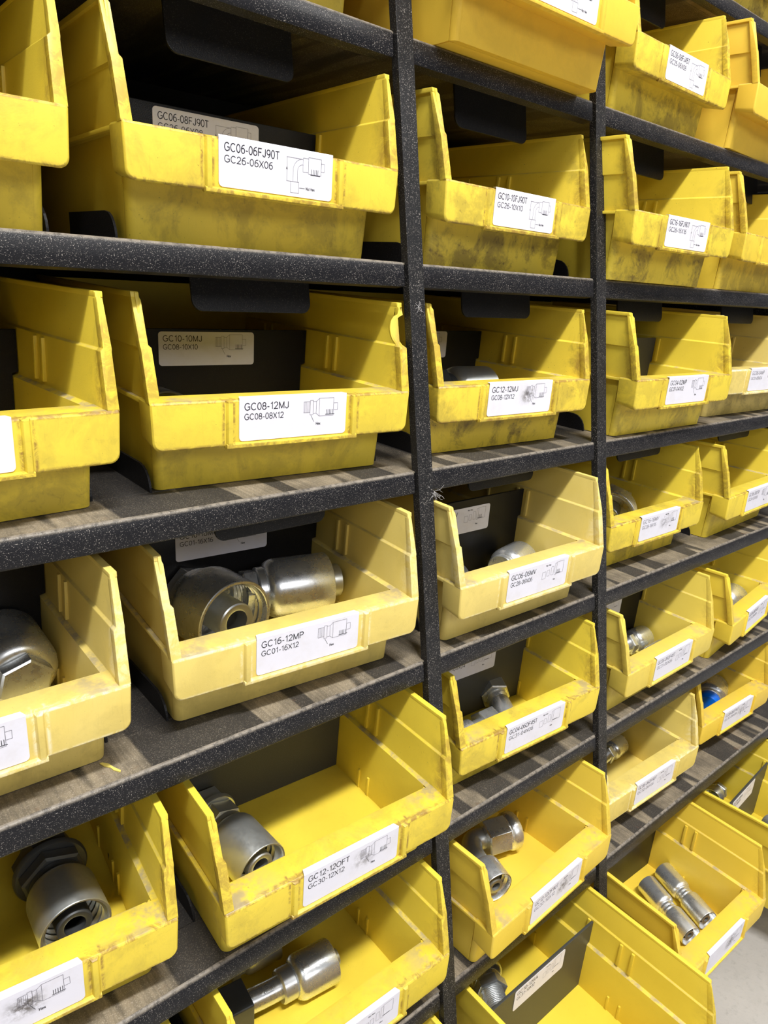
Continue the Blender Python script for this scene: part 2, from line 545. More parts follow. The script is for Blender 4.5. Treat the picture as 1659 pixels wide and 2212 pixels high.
    for O_, yy in ((O0, -28.6), (O1, -27.2), (O2, -2.0)):
        rings.append([V(bm, (a, yy, b)) for a, b in O_])
    n = len(O1)
    face(bm, rings[0][::-1]); face(bm, rings[-1])
    for a, b in zip(rings, rings[1:]):
        for i in range(n):
            j = (i + 1) % n
            face(bm, (a[i], a[j], b[j], b[i]))
    # label holder frame
    for s in (-1, 1):
        loft(bm, [(s * 54.6, -28, 37.2), (s * 61.4, -28, 37.2), (s * 59.6, -31.4, 37.6), (s * 56.0, -31.4, 37.6)],
             [(s * 54.6, -28, 74.8), (s * 61.4, -28, 74.8), (s * 59.6, -31.0, 73.6), (s * 56.0, -31.0, 73.6)])
    loft(bm, [(-61, -31.4, 37.2), (-61, -31.4, 40.0), (-61, -28, 41.4), (-61, -24, 38.0), (-61, -27, 36.0)],
         [(61, -31.4, 37.2), (61, -31.4, 40.0), (61, -28, 41.4), (61, -24, 38.0), (61, -27, 36.0)])
    me = mesh_from(bm, 'shell', [M_PL], smooth=None, bev=0.55)
    for pl in me.polygons: pl.use_smooth = True
    me.set_sharp_from_angle(angle=math.radians(38))
    return me


SHELL = bin_shell()
SHELL_BITE = bin_shell(True)


def divider_mesh(mat):
    bm = bmesh.new()
    A = [(-105.2, 3.6), (105.2, 3.6), (106.8, 76), (111.6, 77), (112.4, 112), (-112.4, 112), (-111.6, 77), (-106.8, 76)]
    loft(bm, [(a, 148.4, b) for a, b in A], [(a, 151.6, b) for a, b in A])
    return mesh_from(bm, 'divider', [mat], bev=0.5)


DIV_B, DIV_G = divider_mesh(M_DIV), divider_mesh(M_DIVG)


def _arc(cx, cy, rx, ry, a0, a1, n=14):
    return [(cx + rx * math.cos(math.radians(a0 + (a1 - a0) * i / n)), cy + ry * math.sin(math.radians(a0 + (a1 - a0) * i / n))) for i in range(n + 1)]


GLYPH = {   # plain grotesque capitals and figures as pen strokes: (width, strokes)
    '0': (.58, [_arc(.29, .5, .24, .47, 0, 360, 22)]), 'O': (.78, [_arc(.39, .5, .35, .47, 0, 360, 24)]),
    '1': (.42, [[(.08, .76), (.20, .84), (.29, .97), (.29, .02)]]),
    '2': (.58, [_arc(.29, .71, .23, .26, 170, -35) + [(.05, .05), (.54, .05)]]),
    '3': (.58, [_arc(.28, .74, .21, .23, 160, -85), _arc(.28, .27, .25, .25, 88, -160)]),
    '4': (.60, [[(.44, .02), (.44, .97)], [(.43, .93), (.05, .27)], [(.03, .27), (.57, .27)]]),
    '5': (.58, [[(.51, .95), (.15, .95), (.09, .50)] + _arc(.28, .33, .25, .30, 135, -150)]),
    '6': (.58, [_arc(.29, .32, .24, .29, 0, 360, 18), _arc(.42, .42, .37, .56, 75, 170)]),
    '7': (.56, [[(.05, .95), (.51, .95), (.32, .55), (.22, .02)]]),
    '8': (.58, [_arc(.29, .73, .20, .23, 0, 360, 18), _arc(.29, .27, .24, .25, 0, 360, 18)]),
    '9': (.58, [_arc(.29, .66, .24, .29, 0, 360, 18), _arc(.16, .56, .37, .54, -80, 15)]),
    '-': (.36, [[(.04, .36), (.32, .36)]]),
    'G': (.78, [_arc(.39, .5, .35, .47, 42, 325) + [(.70, .20), (.70, .47), (.42, .47)]]),
    'C': (.74, [_arc(.38, .5, .34, .47, 42, 318)]),
    'F': (.62, [[(.09, .02), (.09, .95), (.58, .95)], [(.09, .51), (.52, .51)]]),
    'J': (.52, [[(.42, .97), (.42, .27)] + _arc(.235, .27, .185, .24, 0, -180)]),
    'T': (.62, [[(.02, .95), (.60, .95)], [(.31, .95), (.31, .02)]]),
    'M': (.82, [[(.09, .02), (.09, .97)], [(.10, .95), (.41, .04)], [(.41, .04), (.72, .95)], [(.73, .97), (.73, .02)]]),
    'P': (.66, [[(.09, .02), (.09, .95), (.38, .95)] + _arc(.38, .72, .21, .23, 90, -90) + [(.09, .49)]]),
    'R': (.70, [[(.09, .02), (.09, .95), (.40, .95)] + _arc(.40, .73, .20, .22, 90, -90) + [(.09, .51)], [(.40, .51), (.64, .02)]]),
    'A': (.66, [[(.02, .02), (.33, .96)], [(.33, .96), (.64, .02)], [(.14, .35), (.52, .35)]]),
    'V': (.66, [[(.02, .97), (.33, .04)], [(.33, .04), (.64, .97)]]), 'X': (.64, [[(.03, .97), (.61, .02)], [(.61, .97), (.03, .02)]]),
    'H': (.70, [[(.09, .02), (.09, .97)], [(.61, .02), (.61, .97)], [(.09, .52), (.61, .52)]]),
    'N': (.72, [[(.09, .02), (.09, .97)], [(.09, .95), (.62, .05)], [(.62, .03), (.62, .97)]]),
    'e': (.54, [[(.06, .36), (.48, .36)] + _arc(.27, .34, .21, .30, 0, 320)]),
    'x': (.50, [[(.04, .66), (.46, .02)], [(.46, .66), (.04, .02)]]),
    'u': (.54, [[(.08, .66), (.08, .24)] + _arc(.26, .22, .18, .19, 180, 360) + [(.44, .66)], [(.44, .3), (.44, .02)]]),
    't': (.30, [[(.14, .88), (.14, .12), (.26, .03)], [(.02, .66), (.27, .66)]]),
    ' ': (.30, []),
}


def text_faces(bm, body, size, x, z, y, mi):
    total = sum(GLYPH[c][0] + .08 for c in body)
    sx = size[0] / total; sz = size[1]; px = 0.0; w_ = 0.115 * sz
    if sz < 3.5: w_ = 0.15 * sz
    for c in body:
        wd, strokes = GLYPH[c]
        for st in strokes:
            q = [(x + (px + a) * sx, z + b * sz) for a, b in st]
            L_ = []; R_ = []
            closed = (abs(q[0][0] - q[-1][0]) + abs(q[0][1] - q[-1][1])) < 1e-5
            for i in range(len(q)):
                a = q[i - 1] if i > 0 else (q[-2] if closed else None)
                b = q[i + 1] if i < len(q) - 1 else (q[1] if closed else None)
                d1 = (Vector((q[i][0] - a[0], q[i][1] - a[1])).normalized() if a else None)
                d2 = (Vector((b[0] - q[i][0], b[1] - q[i][1])).normalized() if b else None)
                d = (d1 + d2) if (d1 and d2) else (d1 or d2)
                if d.length < 0.3: d = d2
                d.normalize(); n = Vector((-d.y, d.x))
                k_ = w_ / 2
                if d1 and d2: k_ = min(k_ / max(0.35, n.dot(Vector((-d1.y, d1.x)))), w_ * 1.2)
                L_.append((q[i][0] + n.x * k_, q[i][1] + n.y * k_)); R_.append((q[i][0] - n.x * k_, q[i][1] - n.y * k_))
            vl = [V(bm, (a, y, b)) for a, b in L_]; vr = [V(bm, (a, y, b)) for a, b in R_]
            for i in range(len(q) - 1): face(bm, (vl[i], vl[i + 1], vr[i + 1], vr[i]), mi)
        px += wd + .08


def line(bm, x0, z0, x1, z1, y, mi, w_=0.28):
    d = Vector((x1 - x0, z1 - z0)); n = Vector((-d.y, d.x)).normalized() * w_ / 2
    face(bm, [V(bm, (x0 + n.x, y, z0 + n.y)), V(bm, (x1 + n.x, y, z1 + n.y)), V(bm, (x1 - n.x, y, z1 - n.y)), V(bm, (x0 - n.x, y, z0 - n.y))], mi)


def rect(bm, x0, x1, z0, z1, y, mi, w_=0.28):
    line(bm, x0, z0, x1, z0, y, mi, w_); line(bm, x1, z0, x1, z1, y, mi, w_); line(bm, x1, z1, x0, z1, y, mi, w_); line(bm, x0, z1, x0, z0, y, mi, w_)


def label_mesh(l1, l2, kind, y, zb, zt, fold=True, faded=False, w1=40):
    """paper sticker centred on x=0, bottom zb, top zt, at depth y, with its printing"""
    bm = bmesh.new()
    ink = 2 if faded else 1
    r = 3.2; hw = 50.0
    o = []
    for cx_, cz_, a0 in ((hw - r, zb + r, -90), (hw - r, zt - r, 0), (-hw + r, zt - r, 90), (-hw + r, zb + r, 180)):
        if fold and a0 in (0, 90):
            o.append((hw if a0 == 0 else -hw, zt)); continue
        for i in range(5):
            a = math.radians(a0 + i * 22.5); o.append((cx_ + r * math.cos(a), cz_ + r * math.sin(a)))
    loft(bm, [(a, y, b) for a, b in o], [(a, y + 0.35, b) for a, b in o])
    if fold:
        loft(bm, [(-hw, y, zt), (hw, y, zt), (hw, y + 0.4, zt + 0.9), (-hw, y + 0.4, zt + 0.9)],
             [(-hw + 2, y + 5.5, zt + 0.75), (hw - 2, y + 5.5, zt + 0.75), (hw - 2, y + 5.5, zt + 1.0), (-hw + 2, y + 5.5, zt + 1.0)])
    yy = y - 0.12
    t0 = zt - 9.3
    if l1: text_faces(bm, l1, (w1, 5.8), -45.6, t0, yy, ink)
    if l2: text_faces(bm, l2, (w1 * 0.88, 4.9), -45.6, t0 - 7.6, yy, ink)
    # small line drawing of the fitting
    dx, dz = 8.0, zt - 10
    g = 2
    if kind == 'straight':
        rect(bm, dx, dx + 6, dz - 4, dz + 5, yy, g)
        for i in range(4): line(bm, dx + 1 + i * 1.3, dz - 4, dx + 1 + i * 1.3, dz + 5, yy, g)
        rect(bm, dx + 6, dx + 9, dz - 6, dz + 6, yy, g); rect(bm, dx + 9, dx + 12, dz - 5, dz + 5, yy, g)
        line(bm, dx + 12, dz + 5, dx + 15, dz + 7.5, yy, g); line(bm, dx + 12, dz - 5, dx + 15, dz - 7.5, yy, g)
        rect(bm, dx + 15, dx + 29, dz - 7.5, dz + 7.5, yy, g); rect(bm, dx + 29, dx + 33, dz - 3, dz + 3, yy, g)
        line(bm, dx + 7, dz - 6.5, dx + 10, dz - 12, yy, ink); text_faces(bm, 'Hex', (4.6, 2.6), dx + 12, dz - 15, yy, 1)
    elif kind == 'elbow':
        rect(bm, dx + 14, dx + 19, dz - 5, dz + 5, yy, g); rect(bm, dx + 19, dx + 31, dz - 6, dz + 6, yy, g); rect(bm, dx + 31, dx + 34, dz - 3, dz + 3, yy, g)
        for (ra) in (5, 9):
            pts = [(dx + 14 - ra * math.sin(a) * 1.0, dz - 9 + ra * math.cos(a) + 4) for a in [i * math.pi / 16 for i in range(9)]]
            for p, q in zip(pts, pts[1:]): line(bm, p[0], p[1], q[0], q[1], yy, g)
        line(bm, dx + 5, dz - 5, dx + 5, dz - 13, yy, g); line(bm, dx + 9, dz - 5, dx + 9, dz - 13, yy, g)
        rect(bm, dx + 3, dx + 10.5, dz - 21, dz - 13, yy, g)
        line(bm, dx - 1, dz + 4, dx + 13, dz + 4, yy, g); line(bm, dx - 1, dz - 13, dx + 3, dz - 13, yy, g); line(bm, dx - 0.5, dz + 4, dx - 0.5, dz - 13, yy, g)
        text_faces(bm, 'A', (1.6, 2.0), dx - 1.4, dz - 5, yy, 1)
        line(bm, dx + 11, dz - 17, dx + 16, dz - 17, yy, 1); text_faces(bm, 'Nut Hex', (8.5, 2.2), dx + 17, dz - 18, yy, 1)
    else:
        rect(bm, dx - 2, dx + 4, dz - 9, dz - 1, yy, g); rect(bm, dx + 6, dx + 10, dz - 7, dz, yy, g)
        rect(bm, dx + 13, dx + 17, dz - 7, dz + 3, yy, g); rect(bm, dx + 19, dx + 22, dz - 8, dz + 6, yy, g); rect(bm, dx + 22, dx + 34, dz - 7, dz + 7, yy, g)
        text_faces(bm, 'Nut Hex', (8.5, 2.0), dx + 3, dz + 5, yy, 1); text_faces(bm, 'Hex', (4.2, 2.0), dx + 18, dz - 14, yy, 1)
    # crimp window of the drawing
    for i in range(5 if kind != 'x' else 0):
        line(bm, dx + 22 + i * 1.5, dz - 6.2, dx + 22 + i * 1.5, dz - 2.2, yy, 1, 0.4)
    line(bm, dx + 21, dz - 6.4, dx + 30, dz - 6.4, yy, 1, 0.5)
    return mesh_from(bm, 'part_number_sticker', [M_PAPER, M_INK, M_INKF])


def make_bin(k, x, y, yaw, label, l1='', l2='', kind='straight', div=None, divl=None, divy=0, divz=0, fade=0.1, warm=0.0, grime=0.5, bite=False, sticker=True, faded=False, smudge=0.0):
    mw = bin_matrix(k, x, y, yaw)
    root = thing('parts_bin', label, 'bin', mw, 'yellow plastic parts bins on the rack')
    sh_ = obj('shell', SHELL_BITE if bite else SHELL, root)
    pt = (random.uniform(-5, 5), random.uniform(-5, 5), random.uniform(-5, 5))
    sh_['fade'] = float(fade); sh_['warm'] = float(warm); sh_['grime'] = float(grime); sh_['patch'] = pt
    if sticker:
        wd = 40 + 2.2 * (len(l1) - 9) if l1 else 40
        s = obj('part_number_sticker', label_mesh(l1, l2, kind, -29.2, 41.8, 75.6, True, faded, wd), root)
        s['patch'] = pt; s['smudge'] = float(smudge)
        if l1: s['label'] = 'white paper sticker printed ' + l1
    if div:
        d = obj('divider', DIV_B if div == 'b' else DIV_G, root)
        d.location = (0, divy * U, 0)
        d['label'] = 'black upright divider plate' if div == 'b' else 'dusty grey upright divider plate'
        if divl is not None:
            s = obj('divider_sticker', label_mesh(divl[0], divl[1], divl[2], 147.9, 77.0 + divz, 109.5 + divz, False, False, 40 + 2.2 * (len(divl[0]) - 9)), d)
            s['patch'] = pt; s['smudge'] = 0.0
    return mw


B = {}


def nb(key, *a, **kw): B[key] = make_bin(key[0], *a, **kw)


# k, x, y, yaw
nb((0, 4), 1190, 20, 0, 'yellow bin on the topmost shelf, only a corner showing at the upper right', sticker=False, grime=0.9, fade=0.3)
nb((1, 0), 45, 34, 0, 'yellow bin on the second shelf, mostly above the frame at the upper left', grime=0.3)
nb((1, 1), 318, 34, -1, 'yellow bin above the GC06-06FJ90T bin, only its underside corner in view', fade=0.3, grime=0.3)
nb((1, 2), 611.2, -24.3, -0.7, 'clean orange-yellow bin pulled forward over the second flat bar, seen from below', 'GC06-06FJ45T', 'GC25-06X06', 'elbow', fade=0.05, warm=0.95, grime=0.12)
nb((1, 3), 907.9, 14.8, 1.8, 'stained yellow bin with a sticker reading GC06-08FJ45T', 'GC06-08FJ45T', 'GC25-06X08', 'elbow', grime=0.8, warm=0.1)
nb((1, 4), 1174.6, 4, 4, 'bright orange-yellow bin at the right edge beside the GC06-08FJ45T bin', warm=0.8, grime=0.08, sticker=False)
nb((2, 0), 50, 34, -0.6, 'yellow bin cut by the left edge, left of the GC06-06FJ90T bin', 'GC06-04FJ90T', 'GC26-06X04', 'elbow', grime=0.4)
nb((2, 1), 327, 39, -2.1, 'yellow bin with a sticker reading GC06-06FJ90T and dark stains below its lip', 'GC06-06FJ90T', 'GC26-06X06', 'elbow', 'b', ('GC06-08FJ90T', 'GC26-06X08', 'elbow'), divy=-53, grime=0.55, warm=0.1)
nb((2, 2), 619.8, 36, 2, 'dirty yellow bin with a sticker reading GC10-10FJ90T', 'GC10-10FJ90T', 'GC26-10X10', 'elbow', grime=1.0, fade=0.15)
nb((2, 3), 880.8, -3.4, -0.1, 'dirty yellow bin with a sticker reading GC16-16FJ90T', 'GC16-16FJ90T', 'GC26-16X16', 'elbow', grime=1.0, fade=0.1)
nb((2, 4), 1159.2, 8, 4.5, 'yellow bin cut by the right edge with a steel ring inside', 'GC20-20FJ90T', 'GC26-20X20', 'elbow', grime=0.5, warm=0.3, sticker=False)
nb((3, 0), 59, 29.3, 3.4, 'yellow bin cut by the left edge, left of the GC08-12MJ bin', 'GC08-10MJ', 'GC08-08X10', 'straight', 'b', grime=0.5)
nb((3, 1), 329.1, 44, -4, 'yellow bin with sticker GC08-12MJ and a bite broken out of its right wall', 'GC08-12MJ', 'GC08-08X12', 'straight', 'b', ('GC10-10MJ', 'GC08-10X10', 'straight'), grime=0.4, bite=True)
nb((3, 2), 615, 41.8, -2.2, 'grubby yellow bin with a sticker reading GC12-12MJ', 'GC12-12MJ', 'GC08-12X12', 'straight', 'b', ('GC12-10MJ', 'GC08-12X10', 'straight'), divz=2, grime=1.0, warm=0.15, smudge=0.9)
nb((3, 3), 911.7, 9.1, -0.9, 'yellow bin with a sticker reading GC04-02MP', 'GC04-02MP', 'GC01-04X02', 'straight', 'g', divy=-55, grime=0.65)
nb((3, 4), 1196.5, 29.5, -2.1, 'faded cream-yellow bin at the right edge beside the GC04-02MP bin', 'GC08-04MP', 'GC01-08X04', 'straight', None, fade=0.9, grime=0.6, faded=True)
nb((4, 0), 43.8, 32.4, -0.6, 'faded cream bin at the left edge holding a large round ferrule fitting', 'GC16-16MP', 'GC01-16X16', 'straight', 'b', fade=0.85, grime=0.35)
nb((4, 1), 320.3, 34.9, -4.1, 'faded cream-yellow bin with a sticker reading GC16-12MP', 'GC16-12MP', 'GC01-16X12', 'straight', 'b', ('GC16-16MP', 'GC01-16X16', 'straight'), fade=0.8, grime=0.25)
nb((4, 2), 606.7, 16.8, -1.2, 'faded cream-yellow bin with a sticker reading GC06-06MV', 'GC06-06MV', 'GC28-06X06', 'valve', 'b', ('GC06-04MV', 'GC28-06X04', 'valve'), divy=-53, divz=-7, fade=0.85, grime=0.25)
nb((4, 3), 912.4, 45.8, -0.6, 'yellow bin holding a wide steel ring fitting, with a creased sticker reading GC16-16MV', 'GC16-16MV', 'GC28-16X16', 'valve', None, grime=0.7, smudge=0.5, faded=True)
nb((4, 4), 1199.2, 33.3, 2.1, 'yellow bin at the right edge, one shelf above the bin with the bright steel fitting', 'GC06-08ORF', 'GC24-06X08', 'straight', None, grime=0.4, faded=True)
nb((5, 0), 58, 36, -5, 'yellow bin low at the left edge holding a large hex fitting, lip scuffed', '', '', 'straight', None, grime=0.45, smudge=1.0)
nb((5, 1), 324.1, 1.1, -2.6, 'yellow bin with a sticker reading GC12-12OFT, pulled to the front of its shelf', 'GC12-12OFT', 'GC30-12X12', 'straight', 'g', grime=0.5, smudge=0.6)
nb((5, 2), 622, 36, -3.1, 'yellow bin with a sticker reading GC04-06OF45T, holding hex nuts', 'GC04-06OF45T', 'GC31-04X06', 'x', 'g', ('GC04-04OF45T', 'GC31-04X04', 'x'), divy=-59, divz=-12, grime=0.6)
nb((5, 3), 914.1, 24.1, 0.2, 'pale yellow bin with a blurred sticker reading GC06-06OF45T, holding two fittings', 'GC06-06OF45T', 'GC31-06X06', 'x', 'b', ('GC06-08OF45T', 'GC31-06X08', 'x'), divy=-57, divz=-8, grime=0.15, fade=0.4, faded=True)
nb((5, 4), 1183, 24, 6, 'bright clean yellow bin at the right edge holding a shiny steel fitting', 'GC08-08OF45T', 'GC31-08X08', 'x', None, grime=0.08, warm=0.15, faded=True)
nb((6, 0), 45, 34, 0, 'yellow bin at the bottom left corner, only the top of its wall showing', grime=0.4, sticker=False)
nb((6, 1), 327.3, 17.5, -0.8, 'yellow bin at the bottom edge holding a long shiny crimp fitting with a bent tube', '', '', 'x', None, grime=0.35, fade=0.1)
nb((6, 2), 615.3, 6.3, 2.3, 'warm yellow bin holding a right-angle swivel elbow fitting', 'GC12-12OF90T', 'GC32-12X12', 'x', None, grime=0.12, warm=0.4, fade=0.15, faded=True, smudge=0.9)
nb((6, 3), 896.7, 39.4, -2, 'faded pale bin with a black smear on its lip, below the pale two-fitting bin', 'GC06-06OF90T', 'GC32-06X06', 'x', 'b', grime=0.3, fade=0.75, faded=True)
nb((6, 4), 1187.3, 50.3, -2.3, 'warm yellow bin at the right edge holding a fitting with a blue cap', 'GC08-08OF90T', 'GC32-08X08', 'x', None, grime=0.1, warm=0.6, faded=True, smudge=0.8)
nb((7, 1), 330, 20, 0, 'yellow bin under the rack bottom row, barely showing beside the first flat bar', grime=0.3, sticker=False)
nb((7, 2), 624.6, -126.5, -0.1, 'clean yellow bin pulled far out at the bottom, grey divider and hex fittings behind it', '', '', 'x', 'g', ('GC10-12RA', 'GC37-10X12', 'x'), grime=0.25, warm=0.05)
nb((7, 3), 902.8, -65.4, -1.9, 'warm yellow bin pulled out at the bottom right holding two double-ended ferrules', '', '', 'x', 'b', grime=0.1, warm=0.45, smudge=1.0)
nb((7, 4), 1200, -128, 3.3, 'yellow bin pulled out at the right edge with a grey divider and a pale sticker', '', '', 'x', 'g', ('GC08-10RA', 'GC37-08X10', 'x'), grime=0.2)

# ------------------------------------------------------------------ hose fittings


def axis_matrix(binkey, p, d, roll=0.0):
    """matrix whose local Z runs along d (bin coordinates) from point p"""
    dz = Vector(d).normalized()
    ux = Vector((0, 0, 1)).cross(dz)
    if ux.length < 1e-4: ux = Vector((1, 0, 0))
    ux.normalize(); uy = dz.cross(ux)
    R = Matrix(((ux.x, uy.x, dz.x, p[0] * U), (ux.y, uy.y, dz.y, p[1] * U), (ux.z, uy.z, dz.z, p[2] * U), (0, 0, 0, 1)))
    return B[binkey] @ R @ Matrix.Rotation(roll, 4, 'Z')


def steel(name, parent, prof, seg=44, mat=None, smooth=35, mw=None, phase=0.0, bev=None):
    bm = bmesh.new(); revolve(bm, prof, seg, phase=phase)
    o = obj(name, mesh_from(bm, name, [mat or M_STEEL], smooth=smooth, bev=bev), parent, mw)
    return o


def ferrule_prof(r, L, wall=None, mouth=True):
    """open mouth at z=0, shoulder at z=L"""
    w_ = wall or r * 0.09
    pr = [(r - w_, 6), (r - w_, 1.0), (r - w_ * 0.8, 0.2), (r - w_ * 0.2, 0), (r, 0.8), (r, L - r * 0.42)]
    for i in range(1, 7):
        a = i / 6 * math.pi / 2
        pr.append((r * 0.66 + r * 0.34 * math.cos(a), L - r * 0.42 + r * 0.42 * math.sin(a)))
    pr.append((0, L))
    # inner bore with grooves
    inner = [(0, L - 6), (r - w_ - 2, L - 6)]
    z = L - 8
    while z > 8:
        inner += [(r - w_ - 2.4, z), (r - w_, z - 2), (r - w_, z - 4), (r - w_ - 2.4, z - 5)]
        z -= 7
    return inner + pr


def hexprism(parent, name, r, z0, z1, mat=None, hole=0, phase=0.0, mw=None):
    c = 1.2
    pr = [(0, z0), (r * 0.9, z0), (r, z0 + c), (r, z1 - c), (r * 0.9, z1)]
    if hole: pr += [(hole, z1), (hole, z1 - 5), (0, z1 - 5)]
    else: pr += [(0, z1)]
    bm = bmesh.new(); revolve(bm, pr, 6, phase=phase)
    return obj(name, mesh_from(bm, name, [mat or M_STEELH], bev=0.4), parent, mw)


def crimp(binkey, p, d, label, r=30, L=70, nip=12, nipr=None, hexr=None, hexl=14, tail='thread', roll=0.0, collar=True, mats=(None, None, None)):
    mw = axis_matrix(binkey, p, d, roll)
    t = thing('hose_fitting', label, 'fitting', mw, 'steel hose fittings in the bins')
    steel('ferrule', t, ferrule_prof(r, L), mat=mats[0])
    nr = nipr or r * 0.46
    steel('nipple', t, [(nr * 0.62, 14), (nr * 0.62, -nip + 0.6), (nr * 0.7, -nip), (nr * 0.93, -nip), (nr, -nip + 1.0), (nr, L - 8), (0, L - 8)] + [], mat=mats[1] or M_STEELD)
    z = L
    if collar:
        steel('collar', t, [(0, z - 1), (r * 0.74, z - 1), (r * 0.78, z), (r * 0.78, z + r * 0.22), (r * 0.74, z + r * 0.25), (0, z + r * 0.25)], mat=mats[2] or M_STEEL)
        z += r * 0.25
    hr = hexr or r * 0.95
    if hexl:
        hexprism(t, 'hex', hr, z, z + hexl, mats[2], phase=0.3); z += hexl
    if tail == 'thread':
        pr = [(0, z)]; zz = z; rr = hr * 0.70
        while zz < z + r * 0.9:
            pr += [(rr, zz), (rr - 1.2, zz + 1.1)]; zz += 2.2
        pr += [(rr - 1.4, zz), (0, zz)]
        steel('threaded_end', t, pr, 32, mats[1])
    elif tail == 'collarnut':
        steel('flange_ring', t, [(0, z), (hr * 1.05, z), (hr * 1.1, z + 2), (hr * 1.1, z + 5), (hr * 1.0, z + 7), (0, z + 7)], mat=mats[2])
        hexprism(t, 'hex_nut', hr * 0.98, z + 7, z + 24, mats[2], phase=0.1)
        steel('threaded_end', t, [(0, z + 22), (hr * .62, z + 22), (hr * .62, z + 36), (0, z + 36)], mat=mats[1])
    return t


def tube(parent, name, pts, r, mat=None, seg=22):
    """round tube along a smooth polyline (parent space)"""
    P = [Vector(p) for p in pts]
    S = []
    for i in range(len(P) - 1):
        p0 = P[max(i - 1, 0)]; p1 = P[i]; p2 = P[i + 1]; p3 = P[min(i + 2, len(P) - 1)]
        for q in range(6):
            u = q / 6
            S.append(0.5 * ((2 * p1) + (p2 - p0) * u + (2 * p0 - 5 * p1 + 4 * p2 - p3) * u * u + (-p0 + 3 * p1 - 3 * p2 + p3) * u ** 3))
    S.append(P[-1])
    bm = bmesh.new(); rings = []
    n = None
    for i, s in enumerate(S):
        d = (S[min(i + 1, len(S) - 1)] - S[max(i - 1, 0)]).normalized()
        if n is None: n = d.orthogonal().normalized()
        n = (n - d * n.dot(d)).normalized(); b = d.cross(n)
        rings.append([V(bm, s + (n * math.cos(2 * math.pi * j / seg) + b * math.sin(2 * math.pi * j / seg)) * r) for j in range(seg)])
    for a, b in zip(rings, rings[1:]):
        for j in range(seg): face(bm, (a[j], a[(j + 1) % seg], b[(j + 1) % seg], b[j]))
    face(bm, rings[0][::-1]); face(bm, rings[-1])
    return obj(name, mesh_from(bm, name, [mat or M_STEEL], smooth=40), parent)


def local_axis(p, d):
    dz = Vector(d).normalized(); ux = dz.orthogonal().normalized(); uy = dz.cross(ux)
    return Matrix(((ux.x, uy.x, dz.x, p[0] * U), (ux.y, uy.y, dz.y, p[1] * U), (ux.z, uy.z, dz.z, p[2] * U), (0, 0, 0, 1)))


# row with the GC16-12MP bin
crimp((4, 1), (-25, 63, 44), (-0.17, 0.98, -0.02), 'large steel fitting with open ferrule mouth facing out, in the GC16-12MP bin', r=40, L=60, nip=2, nipr=18.5, hexr=30, hexl=16, tail='none')
crimp((4, 1), (90, 90, 51), (-1, 0.20, -0.02), 'large steel fitting on its side behind the open ferrule, in the GC16-12MP bin', r=30.5, L=68, nip=14, nipr=17, hexr=24, hexl=14, tail='none')
crimp((4, 0), (72, 146, 42), (0.02, -1, -0.06), 'large round ferrule fitting, hex end facing out, in the cream bin at the left edge', r=31, L=62, nip=8, hexr=22, hexl=12, tail='none', collar=False)
crimp((4, 0), (10, 104, 24), (0.1, -1, 0.0), 'small dark fitting beside the large ferrule, in the cream bin at the left edge', r=21, L=50, nip=6, hexl=12, tail='none')
crimp((4, 2), (88, 66, 29), (-0.96, -0.20, -0.02), 'steel ferrule fitting lying behind the lip of the GC06-06MV bin', r=25, L=44, nip=2, hexl=0, tail='none')
crimp((4, 2), (-20, 66, 25), (-1, 0.1, 0.0), 'dark fitting in the left corner of the GC06-06MV bin', r=21, L=46, nip=6, hexl=10, tail='none', mats=(M_DARK, M_DARK, M_DARK))
crimp((4, 3), (4, 54, 43), (0.88, 0.47, 0.0), 'wide steel ferrule, dark mouth facing left, in the bin right of the GC06-06MV bin', r=39, L=52, nip=-4, nipr=14, hexr=33, hexl=18, tail='none')
crimp((4, 3), (-60, 100, 24), (0.3, 1, 0.0), 'small steel fitting in the shade behind the wide ring fitting', r=20, L=40, nip=4, hexl=8, tail='none')
# GC08-12MJ and GC12-12MJ bins
crimp((3, 1), (-64, 92, 33), (-0.1, 1, 0.0), 'dark round ferrule just visible above the lip in the GC08-12MJ bin', r=30, L=40, nip=0, hexl=10, tail='none', mats=(M_DARK, M_DARK, M_DARK))
crimp((3, 2), (42, 66, 46), (-1, 0.1, 0.0), 'dark steel fitting lying above the sticker in the GC12-12MJ bin', r=33, L=55, nip=0, hexl=14, tail='none', mats=(M_STEELD, M_DARK, M_DARK))
# GC16-16FJ90T neighbour
crimp((2, 4), (-62, 34, 80), (0, 0, -1), 'upright steel ring fitting in the bin at the right edge above the cream-yellow one', r=34, L=74, nip=0, hexl=0, collar=False, tail='none', mats=(M_STEEL, M_STEEL, M_STEEL))
# GC12-12OFT row
crimp((5, 1), (-51, 38, 28), (-0.10, 1, 0.0), 'steel fitting with a wide ferrule lying along the left wall of the GC12-12OFT bin', r=25, L=58, nip=-3, nipr=13, hexr=22, hexl=18, tail='collarnut', mats=(M_STEELD, M_STEELD, M_STEELD))
crimp((5, 0), (60, 42, 31), (-0.06, 1, 0.0), 'large ferrule fitting with hex and flange ring, in the scuffed bin low at left', r=28, L=52, nip=-4, nipr=14, hexr=28, hexl=12, tail='collarnut', mats=(M_STEELD, M_DARK, M_DARK))
